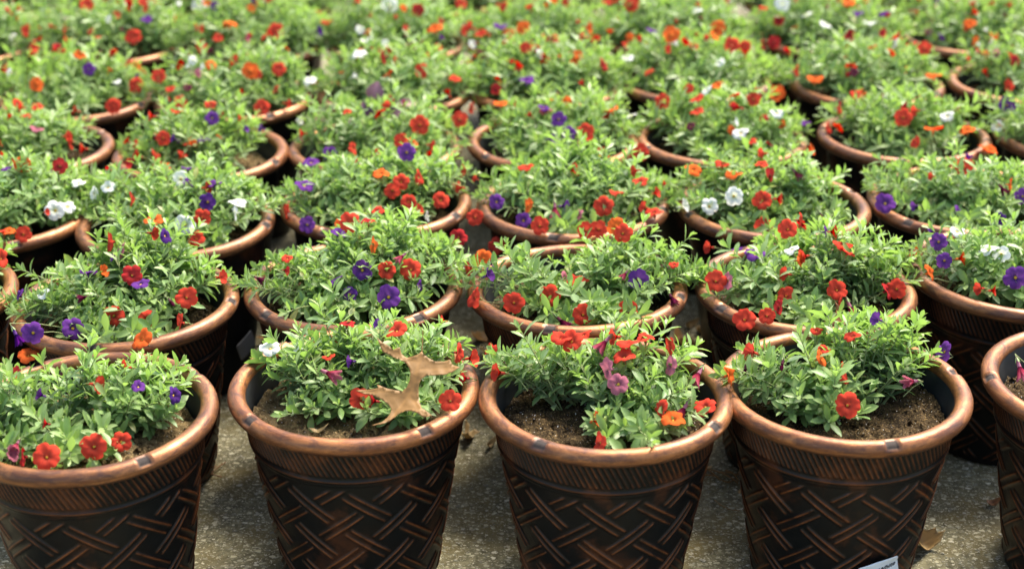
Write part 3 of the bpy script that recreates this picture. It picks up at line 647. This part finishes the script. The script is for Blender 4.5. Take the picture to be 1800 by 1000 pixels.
for p in POTS:
    p['fl'] = []
for (px, py, c, m, s) in flowers:
    P, p = hit(px, py); d = -ray(px, py)
    P = P + d * random.uniform(0.010, 0.022)
    for _ in range(12):
        rr_ = math.hypot(P.x - p['x'], P.y - p['y'])
        if math.hypot(rr_ - .1905, P.z - RIM_Z) > .0145 + (.016 if m == 'f' else .012) * s: break
        P = P + d * 0.004
    if m == 'f': n = d * 0.80 + Vector((0, -.1, .18)) + Vector(rng.normal(size=3) * 0.13)
    elif m == 's':
        sgn = random.choice((-1, 1)); n = Vector((sgn * 0.95, 0, 0)) + d * 0.38 + Vector((0, 0, random.uniform(-.15, .45)))
    elif m == 'u': n = Vector((0, 0, 1)) + d * 0.12 + Vector(rng.normal(size=3) * 0.22)
    else: n = Vector((random.uniform(-.8, .8), -.4, random.uniform(-.9, .3)))
    kind = {'f': 'open', 's': random.choice(['open', 'funnel']), 'u': 'open', 'w': 'wilt', 'b': 'bud'}[m]
    p['fl'].append((P - Vector((p['x'], p['y'], 0)), n.normalized(), c, kind, s))
# blooms and buds the photo shows scattered over the farther plants, and a few turned away from the lens
EX = {'a': 0, 'b': 1, 'c': 2, 'd': 10, 'e': 20, 'f': 24, 'g': 26}
for p in POTS:
    for k in range(EX[p['row']]):
        far = p['row'] in 'defg'
        for _ in range(20):
            m = p['mounds'][random.randrange(len(p['mounds']))]; a = random.uniform(0, 6.283); q = math.sqrt(random.random()) * .9
            x = m[0] + m[2] * q * math.cos(a); y = m[1] + m[2] * q * math.sin(a)
            if far or y > 0.05: break
        z = RIM_Z + canopy(x, y, p['mounds']) + random.uniform(-.012, .008); z = max(z, RIM_Z - .02)
        c = random.choices('rodpwkm', [44, 22, 16, 3, 8, 5, 6])[0]
        if not far: c = random.choice('rdpk')
        n = Vector((random.uniform(-1, 1), random.uniform(-1, .6) if far else random.uniform(0, 1), random.uniform(.1, 1))).normalized()
        kind = random.choices(['open', 'funnel', 'wilt', 'bud'], [5, 3, 3, 2])[0]
        p['fl'].append((Vector((x, y, z)), n, c, kind, random.uniform(.6, .9)))

def put_flower(root, pos, n, c, kind, s, subs, SB):
    q = n.to_track_quat('Z', 'Y').to_matrix().to_4x4() @ Matrix.Rotation(random.uniform(0, 6.283), 4, 'Z')
    seed = random.randrange(7) if kind == 'open' else random.randrange(3); s *= 0.94
    o = obj({'bud': 'flower_bud'}.get(kind, 'flower'), get_cor(kind, c, seed), root)
    o.matrix_local = Matrix.Translation(pos) @ q @ Matrix.Diagonal((s, s, s, 1))
    o['label'] = {'wilt': 'wilted ', 'bud': 'closed '}.get(kind, '') + CNAME[c] + (' bud' if kind == 'bud' else ' flower')
    if subs and kind in ('open', 'funnel'):
        th = obj('throat', THROAT, o); th.scale = (.62, .62, .8) if c in 'rod' else (1, 1, 1)
    if subs: obj('calyx', CALYX, o)
    b = np.array(pos - n * 0.0145 * s); e = b.copy(); r_ = math.hypot(b[0], b[1]) + 1e-6
    if r_ > .17: e[0] *= .13 / r_; e[1] *= .13 / r_; e[2] = max(e[2], RIM_Z + .05)
    else: e[0] *= 0.8; e[1] *= 0.8
    e[2] = max(SOIL_Z + .01, b[2] - 0.03); mid = b - np.array(n) * 0.008; mid[2] -= 0.002
    v, f = tube(np.array([b, mid, (mid + e) / 2 + [0, 0, .004], e]), np.array([.0008, .0007, .0008, .0009]), 4); SB.add(v, f)

# ------------------------------------------------------------------ the plants
FAR = {}
def far_key(m): return id(m)
for idx, p in enumerate(POTS):
    row = p['row']; r = np.random.default_rng(100 + idx); hi = row in 'abc'
    root = bpy.data.objects.new('flowering_plant', None); COL.objects.link(root); root.location = (p['x'], p['y'], 0)
    key = (row, p['i'])
    tot = sum(m[2] ** 2 for m in p['mounds'])
    dens = (2650 if row in 'ab' else 2500 if row == 'c' else 2400 if row == 'd' else 2200)
    if key == ('a', 4): dens = 700
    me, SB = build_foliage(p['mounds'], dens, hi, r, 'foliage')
    for (pos, n, c, kind, s) in p['fl']: put_flower(root, pos, n, c, kind, s, row in 'abcd', SB)
    obj('foliage', me, root); obj('stems', SB.mesh('stems', [M['stem']]), root)
    cols = {}
    for q in p['fl'][:]: cols[q[2]] = cols.get(q[2], 0) + 1
    lab = PLANTL.get(key)
    if not lab:
        lab = 'leafy plant with mixed red flowers, ' + ORD[p['i']] + ' from the left in the ' + ROWN[row]
        if cols.get('w', 0) > 1: lab = lab.replace('mixed red', 'red and white')
        elif cols.get('p', 0) > 1: lab = lab.replace('mixed red', 'red and purple')
    tag(root, lab, 'flowering plant', 'bedding plants growing in the planters')

# ------------------------------------------------------------------ dead leaves and litter
def leaf_from_outline(name, pts, veins, mat, curl, thick=0.0005):
    """pts: 3-D outline (list of Vectors, roughly planar); filled, subdivided, curled, given thickness"""
    from mathutils.geometry import delaunay_2d_cdt
    c = sum(pts, Vector()) / len(pts)
    n = Vector()
    for i in range(len(pts)): n += (pts[i] - c).cross(pts[(i + 1) % len(pts)] - c)
    n.normalize()
    if n.z < 0: n = -n
    ax = (pts[0] - c - n * (pts[0] - c).dot(n)).normalized(); ay = n.cross(ax)
    P2 = [Vector(((p - c).dot(ax), (p - c).dot(ay))) for p in pts]
    out = []                                  # rounded, slightly frayed outline
    for i in range(len(P2)):
        p, q = P2[i], P2[(i + 1) % len(P2)]; k = max(1, int((q - p).length / 0.004))
        for j in range(k): out.append(p.lerp(q, j / k) + Vector((random.uniform(-1, 1), random.uniform(-1, 1))) * 0.0003)
    def inside(x, y):
        r_ = False
        for i in range(len(out)):
            a_, b_ = out[i], out[i - 1]
            if (a_.y > y) != (b_.y > y) and x < (b_.x - a_.x) * (y - a_.y) / (b_.y - a_.y) + a_.x: r_ = not r_
        return r_
    step = 0.0036; grid = []
    x0, x1 = min(p.x for p in out), max(p.x for p in out); y0, y1 = min(p.y for p in out), max(p.y for p in out)
    for i in range(int((x1 - x0) / step) + 1):
        for j in range(int((y1 - y0) / step) + 1):
            x, y = x0 + i * step + (j % 2) * step / 2, y0 + j * step
            if inside(x, y) and min((p.x - x) ** 2 + (p.y - y) ** 2 for p in out) > 0.0018 ** 2: grid.append(Vector((x, y)))
    co, _, fs, *_r = delaunay_2d_cdt(out + grid, [(i, (i + 1) % len(out)) for i in range(len(out))], [], 0, 1e-7)
    fs = [f for f in fs if inside(sum(co[i].x for i in f) / len(f), sum(co[i].y for i in f) / len(f))]
    fs = [tuple(f) if (co[f[1]] - co[f[0]]).cross(co[f[2]] - co[f[0]]) > 0 else tuple(f)[::-1] for f in fs]
    Nn = len(co); V = []; V2 = []; vein = []
    for q in co:
        w3 = c + ax * q.x + ay * q.y; d = 1.0
        for (a_, b_) in veins:
            ab = b_ - a_; t_ = max(0, min(1, (w3 - a_).dot(ab) / ab.length_squared)); d = min(d, (w3 - a_ - ab * t_).length)
        vv = max(0, 1 - d / 0.0030) * 0.9
        edge = min((p.x - q.x) ** 2 + (p.y - q.y) ** 2 for p in out) ** .5
        h = curl * (abs(q.x) ** 1.5 * 3.0 + abs(q.y) ** 1.5 * 2.0) + 0.008 * noise.noise(w3 * 24) + 0.0012 * noise.noise(w3 * 90) - 0.0010 * vv + 0.0014 * max(0, 1 - edge / 0.005)
        V.append(tuple(w3 + n * h)); V2.append(tuple(w3 + n * (h - thick))); vein.append(vv)
    cnt = {}
    for f in fs:
        for i in range(3):
            e = (f[i], f[(i + 1) % 3]); cnt[e] = 1
    E2 = [(a_, a_ + Nn, b_ + Nn, b_) for (a_, b_) in cnt if (b_, a_) not in cnt]
    me = bpy.data.meshes.new(name); me.from_pydata(V + V2, [], fs + [tuple(i + Nn for i in f[::-1]) for f in fs] + E2); me.materials.append(mat)
    at = me.attributes.new('vein', 'FLOAT', 'POINT'); at.data.foreach_set('value', vein + vein)
    me.polygons.foreach_set('use_smooth', [True] * len(me.polygons)); me.update()
    return me
def pose_root(o, me):
    c = Vector((0, 0, 0)); n = len(me.vertices)
    for v in me.vertices: c += v.co
    c /= n
    zmin = min(v.co.z for v in me.vertices); c.z = zmin
    for v in me.vertices: v.co -= c
    o.location = c
# oak leaf lying across the second front pot
oz = [(350,85),(395,130),(450,160),(510,205),(570,180),(590,240),(640,275),(700,265),(760,240),(785,215),(800,235),(850,280),(920,315),(1000,310),(1060,295),(1090,350),(1160,380),(1080,430),(1000,455),(900,455),(840,452),(790,480),(765,520),(755,570),(755,640),(765,720),(790,780),(840,810),(890,850),(800,870),(740,830),(680,800),(620,795),(560,820),(510,860),(470,890),(380,930),(290,945),(400,900),(450,850),(480,800),(480,750),(440,710),(360,670),(300,640),(220,630),(140,600),(230,590),(340,580),(365,575),(350,535),(400,560),(450,580),(530,590),(600,590),(640,560),(665,500),(675,440),(670,400),(640,340),(600,310),(560,290),(520,280),(440,240),(400,220),(385,180),(365,130)]
pn = Vector((0.0, -0.62, 0.80)).normalized(); pc = at_z(730, 690, RIM_Z + 0.058)
Z8 = lambda q: at_plane(600 + q[0] / 5.554, 580 + q[1] / 5.554, pc, pn)
ve = [((785, 215), (700, 560)), ((700, 560), (600, 700)), ((600, 700), (480, 860)), ((760, 400), (1140, 380)), ((760, 330), (400, 160)), ((690, 600), (180, 605)), ((660, 640), (840, 840))]
me = leaf_from_outline('oak_leaf', [Z8(q) for q in oz], [(Z8(a), Z8(b)) for a, b in ve], M['oak'], 0.07)
o = obj('oak_leaf', me); pose_root(o, me)
tag(o, 'large brown lobed oak leaf lying across the plant in a front row pot', 'dead leaf')
sv, sf = tube([np.array(Z8((785, 222)) - o.location), np.array(Z8((792, 150)) - o.location) + [0, 0, .003], np.array(Z8((798, 60)) - o.location) + [0, 0, .010]], [.0011, .0009, .0008], 6)
B = Buf(); B.add(sv, sf); obj('leaf_stalk', B.mesh('leaf_stalk', [M['oak']]), o)
# rusty leaf wedged in the second-row pot
z6 = [(300,330),(400,420),(520,540),(590,640),(640,740),(500,790),(300,812),(50,812),(-20,790),(60,740),(170,690),(250,640),(320,560),(330,450)]
pn2 = Vector((0.05, -0.80, 0.60)).normalized(); pc2 = at_z(1475, 571, RIM_Z + 0.004) + Vector((0, 0.012, 0))
Z6 = lambda q: at_plane(1440 + q[0] / 11.11, 500 + q[1] / 11.11, pc2, pn2)
me = leaf_from_outline('fallen_leaf', [Z6(q) for q in z6], [(Z6((300, 340)), Z6((420, 800)))], M['rust'], 0.08)
o = obj('fallen_leaf', me); pose_root(o, me); tag(o, 'rusty brown dead leaf wedged upright behind a copper rim in the second row', 'dead leaf')

def ground_leaf(px, py, zz, size, shape, mat, curl, rot, tilt, label, name='fallen_leaf'):
    c = at_z(px, py, zz); Rm = Matrix.Rotation(rot, 3, 'Z') @ Matrix.Rotation(tilt, 3, 'X')
    pts = [Rm @ Vector((x * size, y * size, 0)) + c for x, y in shape]
    me = leaf_from_outline(name, pts, [(Rm @ Vector((-size, 0, 0)) + c, Rm @ Vector((size, 0, 0)) + c)], mat, curl)
    o = obj(name, me); pose_root(o, me)
    if zz < 0.05: o.location.z = 0.0005
    tag(o, label, 'dead leaf'); return o
OV = [(math.cos(a), 0.48 * math.sin(a) * (1 - .25 * math.cos(a))) for a in [k * math.pi / 9 for k in range(18)]]
FORK = [(-1, -.1), (-.5, -.32), (0, -.38), (.5, -.3), (.75, -.55), (.85, -.1), (.55, .1), (.9, .35), (.95, .75), (.6, .5), (.3, .3), (.1, .75), (-.05, .95), (-.2, .4), (-.6, .25)]
CRES = [(-1, .2), (-.6, -.1), (-.1, -.35), (.5, -.3), (1, .1), (.6, .12), (.3, .2), (-.1, .18), (-.5, .3)]
RAG = [(-1, .1), (-.7, -.4), (-.2, -.3), (.1, -.6), (.5, -.35), (.9, -.5), (1, 0), (.7, .2), (.8, .6), (.3, .45), (0, .7), (-.4, .4), (-.8, .5)]
RAG2 = [(-1, -.1), (-.8, -.5), (-.3, -.62), (.1, -.55), (.4, -.45), (.75, -.35), (.9, -.1), (1.05, .1), (.8, .2), (.75, .45), (.4, .5), (.25, .62), (-.2, .6), (-.6, .5), (-.9, .3)]
ground_leaf(820, 766, .008, .030, FORK, M['tan'], 1.6, 1.2, .35, 'forked tan dead leaf on concrete between two front pots, upper left one of the pair')
ground_leaf(857, 778, .008, .022, CRES, M['tan'], 2.2, 1.2, .7, 'curled tan leaf scrap on concrete beside the third front pot')
ground_leaf(1618, 946, .014, .034, RAG2, M['tan'], 2.4, .25, .55, 'crumpled pale tan leaf on concrete right of the white tagged pot')
ground_leaf(1745, 882, .006, .016, OV, M['rust'], 2.0, .4, .2, 'small brown leaf scrap on concrete near the right front pot')
ground_leaf(1208, 568, .010, .028, CRES, M['tan'], 2.2, .9, .9, 'golden curled dead leaf in the gap behind the front row, leftmost')
ground_leaf(1232, 580, .010, .026, FORK, M['tan'], 2.0, 2.2, .8, 'golden forked dead leaf in the gap behind the front row, upper right')
ground_leaf(1220, 612, .010, .040, RAG, M['oak'], 1.4, .2, .3, 'large dull brown dead leaf in the gap behind the front row, lowest')
ground_leaf(1195, 600, .006, .032, OV, M['oak'], 1.4, 1.9, .2, 'oval brown dead leaf lying in the gap between second row pots')
ground_leaf(848, 590, .010, .034, RAG, M['oak'], 1.2, .7, .3, 'ragged brown dead leaf on the ground left of the centre second row pot')
ground_leaf(862, 622, .008, .028, OV, M['tan'], 1.4, 2.7, .3, 'oval tan dead leaf on the ground between oak leaf pot and the next')
ground_leaf(468, 594, .008, .026, FORK, M['oak'], 1.6, .3, .4, 'forked brown dead leaf on the ground behind the oak leaf pot')
ground_leaf(1245, 820, .004, .008, OV, M['tan'], 1.0, .3, .1, 'tiny yellowish leaf flake on concrete beside the third front pot')
ground_leaf(1300, 862, .004, .007, OV, M['tan'], 1.0, 1.3, .1, 'tiny golden leaf flake below the dried brown tendrils')
ground_leaf(560, 757, SOIL_Z + .008, .016, CRES, M['tan'], 1.5, .2, .3, 'pale curled leaf scrap on dry soil in the oak leaf pot').location.z = SOIL_Z + .006

# dried tendrils and twigs on the concrete
def twig(paths, mat, rad, name, label):
    B = Buf()
    org = at_z(paths[0][0][0], paths[0][0][1], 0.0)
    for path in paths:
        P = [np.array(at_z(x, y, 0.003 + h) - org) for x, y, h in path]
        P = np.array(P); tt = np.linspace(0, len(P) - 1, len(P) * 5); Q = np.stack([np.interp(tt, range(len(P)), P[:, k]) for k in range(3)], 1)
        for _ in range(3): Q[1:-1] = (Q[:-2] + 2 * Q[1:-1] + Q[2:]) / 4
        v, f = tube(Q, rad * (1 + .25 * np.sin(np.arange(len(Q)) * 1.7)), 6); B.add(v, f)
    o = obj(name, B.mesh(name, [mat])); o.location = org; tag(o, label, 'twig'); return o
twig([[(1244, 823, .0), (1262, 829, .006), (1280, 830, .008), (1297, 834, .002)], [(1243, 824, .0), (1254, 832, .004), (1264, 842, .007), (1280, 848, .004), (1290, 843, .0)],
      [(1260, 828, .006), (1276, 834, .010), (1290, 842, .005), (1297, 849, .0)], [(1240, 834, .0), (1252, 835, .003), (1263, 838, .004)], [(1275, 826, .004), (1290, 831, .008), (1298, 845, .0)]],
     M['oak'], 0.0014, 'dry_tendril', 'tangle of dried brown tendrils on concrete between the two right front pots')
twig([[(1256, 878, 0), (1268, 888, .003), (1282, 895, .002), (1300, 897, 0)]], M['oak'], 0.0009, 'twig', 'thin curved brown twig on concrete below the dried tendrils')
twig([[(347, 850, 0), (366, 836, .004), (384, 820, .003), (396, 812, 0)], [(362, 842, .004), (372, 826, .004), (380, 818, .004)], [(350, 838, .0), (370, 832, .006), (390, 838, 0)]], M['rust'], 0.0014, 'twig', 'dark broken twig on concrete beside the front left pot')

# loose gravel grains on the concrete
B = Buf(); r = np.random.default_rng(5)
for k in range(3800):
    x = r.uniform(-0.95, 1.2); y = r.uniform(1.80, 2.75)
    s = r.uniform(0.0008, 0.0030) * (1.8 if r.uniform() < .10 else 1); pts = np.array([[1, 0, 0], [0, 1, 0], [-1, 0, 0], [0, -1, 0], [.2, .1, .38], [0.1, 0, -.3]]) * s * r.uniform(.6, 1.3, (6, 1))
    a = r.uniform(0, 6.28); c_, s_ = math.cos(a), math.sin(a); pts[:, :2] = pts[:, :2] @ np.array([[c_, s_], [-s_, c_]]); pts += [x, y, s * .05]
    B.add(pts, [[0, 1, 4], [1, 2, 4], [2, 3, 4], [3, 0, 4]])
tag(obj('grit', B.mesh('grit', [M['pebble']], False)), kind='stuff', label='fine loose grit scattered on the concrete', cat='grit')

# ------------------------------------------------------------------ tags
def card_mesh(w_, h_, bend, name, mat, rnd=0.006):
    n = 14; g = np.linspace(-.5, .5, n); U, W = np.meshgrid(g, g)
    X = U * w_; Z = W * h_
    # rounded corners
    cx = np.clip(np.abs(X) - (w_ / 2 - rnd), 0, None); cz = np.clip(np.abs(Z) - (h_ / 2 - rnd), 0, None)
    d = np.hypot(cx, cz); k = np.where(d > rnd, rnd / np.maximum(d, 1e-9), 1)
    X = np.sign(X) * (np.minimum(np.abs(X), w_ / 2 - rnd) + cx * k); Z = np.sign(Z) * (np.minimum(np.abs(Z), h_ / 2 - rnd) + cz * k)
    Y = bend(X, Z)
    V = np.stack([X, Y, Z], -1).reshape(-1, 3); V2 = V + [0, .0006, 0]; F = grid_faces(n, n)
    F = np.concatenate([F, F[:, ::-1] + n * n])
    e = list(range(n)) + [n * i + n - 1 for i in range(1, n)] + [n * n - 1 - i for i in range(1, n)] + [n * (n - 1 - i) for i in range(1, n - 1)]
    ed = np.array([[e[i], e[i] + n * n, e[(i + 1) % len(e)] + n * n, e[(i + 1) % len(e)]] for i in range(len(e))])
    return make_mesh(name, np.concatenate([V, V2]), np.concatenate([F, ed]), [mat])
pa = next(p for p in POTS if (p['row'], p['i']) == ('a', 3))
wallr = lambda z: np.interp(z, [0.01, 0.268], [0.1305, 0.1705]) + 0.0045
# direction on the pot wall where the tag sits
def wall_hit(px, py, p, extra=0.006):
    d = ray(px, py); best = None
    for k in range(4000):
        P = CAM + d * (1.8 + k * 0.0004)
        if math.hypot(P.x - p['x'], P.y - p['y']) < wallr(P.z) + extra: return P
    return P
Pt = wall_hit(1543, 1004, pa, 0.004); phi = math.atan2(Pt.y - pa['y'], Pt.x - pa['x'])
bend = lambda X, Z: 0.0 + X ** 2 * 2.6 - np.clip(Z - .01, 0, 1) * np.clip(X, 0, 1) * 12 * 0.9
lab = card_mesh(0.070, 0.052, bend, 'price_tag', M['card'])
lo = obj('label', lab, pa['pot'])
outw = Vector((math.cos(phi), math.sin(phi), -0.16)).normalized()
yax = -outw; xax = Vector((-math.sin(phi), math.cos(phi), 0)).normalized(); zax = xax.cross(yax)
if zax.z < 0: xax = -xax; zax = -zax
Mt = Matrix((xax, yax, zax)).transposed().to_4x4()
tl = Matrix.Translation(Pt + Vector((math.cos(phi), math.sin(phi), 0)) * 0.004) @ Mt @ Matrix.Rotation(R(-16), 4, 'Y')
bpy.context.view_layer.update(); lo.matrix_local = pa['pot'].matrix_world.inverted() @ tl
lo['label'] = 'white card tag with the handwritten words Pink White'
tc = bpy.data.curves.new('writing', 'FONT'); tc.body = 'Pink White'; tc.size = 0.0125; tc.shear = 0.35; tc.offset = 0.00025; tc.align_x = 'CENTER'; tc.extrude = 0.0
to = bpy.data.objects.new('tmp', tc); COL.objects.link(to)
dg = bpy.context.evaluated_depsgraph_get(); tm = bpy.data.meshes.new_from_object(to.evaluated_get(dg)); bpy.data.objects.remove(to)
for v in tm.vertices:
    x, y = v.co.x, v.co.y; X = x + 0.0010; Z = y + 0.0022 + X * 0.04
    v.co = (X, float(bend(np.float64(X), np.float64(Z))) - 0.0007, Z)
tm.materials.clear(); tm.materials.append(M['ink']); obj('writing', tm, lo)
# a second tag on a third-row pot: white card, its shade painted as grey
pb = next(p for p in POTS if (p['row'], p['i']) == ('c', 1)); Pt = wall_hit(430, 606, pb, 0.004); phi = math.atan2(Pt.y - pb['y'], Pt.x - pb['x'])
g = card_mesh(0.050, 0.050, lambda X, Z: X ** 2 * 2.6, 'blank_tag', M['shaded_card'], .004); lo2 = obj('label', g, pb['pot'])
outw = Vector((math.cos(phi), math.sin(phi), -0.16)).normalized(); yax = -outw; xax = Vector((-math.sin(phi), math.cos(phi), 0)).normalized(); zax = xax.cross(yax)
if zax.z < 0: xax = -xax; zax = -zax
tl = Matrix.Translation(Pt + Vector((math.cos(phi), math.sin(phi), 0)) * 0.006) @ Matrix((xax, yax, zax)).transposed().to_4x4() @ Matrix.Rotation(R(-24), 4, 'Y')
bpy.context.view_layer.update(); lo2.matrix_local = pb['pot'].matrix_world.inverted() @ tl
lo2['label'] = 'blank white tag shaded grey on the side of the planter'

# ------------------------------------------------------------------ purple-leaved weed in the fourth row
pw = next(p for p in POTS if (p['row'], p['i']) == ('d', 2))
wr = bpy.data.objects.new('purple_leaved_plant', None); COL.objects.link(wr); wr.location = (pw['x'], pw['y'], SOIL_Z)
org = Vector(wr.location)
def broad(px, py, zz, D, N, L, W, mat):
    P = at_z(px, py, zz) - org; ns = 9; t_ = np.linspace(0, 1, ns); hw = W / 2 * np.sin(np.pi * np.clip(t_, .02, .985)) ** .8
    D = Vector(D).normalized(); N = Vector(N).normalized(); S = D.cross(N).normalized(); N = S.cross(D)
    V = []
    for i in range(ns):
        c = P + D * L * t_[i] - N * 0.35 * L * t_[i] ** 2
        for q in (-1, -.5, 0, .5, 1): V.append(c + S * hw[i] * q + N * hw[i] * (abs(q) ** 1.3) * .55)
    V = np.array(V); F = grid_faces(5, ns); V2 = V - np.array(N) * .0006
    V = np.concatenate([V, V2]); F = np.concatenate([F, F[:, ::-1] + ns * 5])
    me = make_mesh('broad_leaf', V, F, [mat], {'vein': np.tile([0, .15, .7, .15, 0], ns * 2)})
    obj('leaf', me, wr)
zc_ = RIM_Z + .035
broad(652, 236, zc_, (-.15, .1, 1), (.3, -.9, .3), .075, .040, M['purpleleaf'])
broad(650, 238, zc_, (-.75, .1, .75), (.3, -.6, .7), .070, .030, M['purpleleaf'])
broad(662, 230, zc_, (.9, .2, .45), (-.2, -.5, .9), .080, .032, M['purpleleaf'])
broad(672, 222, zc_ + .01, (.75, .2, .75), (-.4, -.8, .4), .070, .036, M['purpleleaf'])
broad(668, 232, zc_, (.95, -.3, .15), (0, -.3, 1), .055, .026, M['pinkleaf'])
broad(655, 178, zc_ + .02, (.3, .0, 1), (.1, -.9, .3), .048, .046, M['pinkleaf'])
broad(692, 186, zc_ + .02, (1, .0, .25), (0, -.5, .9), .065, .026, M['pinkleaf'])
B = Buf()
for q in ((652, 236), (668, 225), (655, 180), (692, 188)):
    e = np.array(at_z(q[0], q[1], zc_ + .008) - org); v, f = tube(np.array([[e[0] * .5, e[1] * .5, -.002], e * [.8, .8, .5], e]), .0018, 5); B.add(v, f)
obj('stems', B.mesh('weed_stems', [M['stem']]), wr)
tag(wr, 'dark purple broad-leaved plant standing among the small green leaves, fourth row', 'purple plant')
print('objects', len(bpy.data.objects), 'flowers', sum(len(p['fl']) for p in POTS))
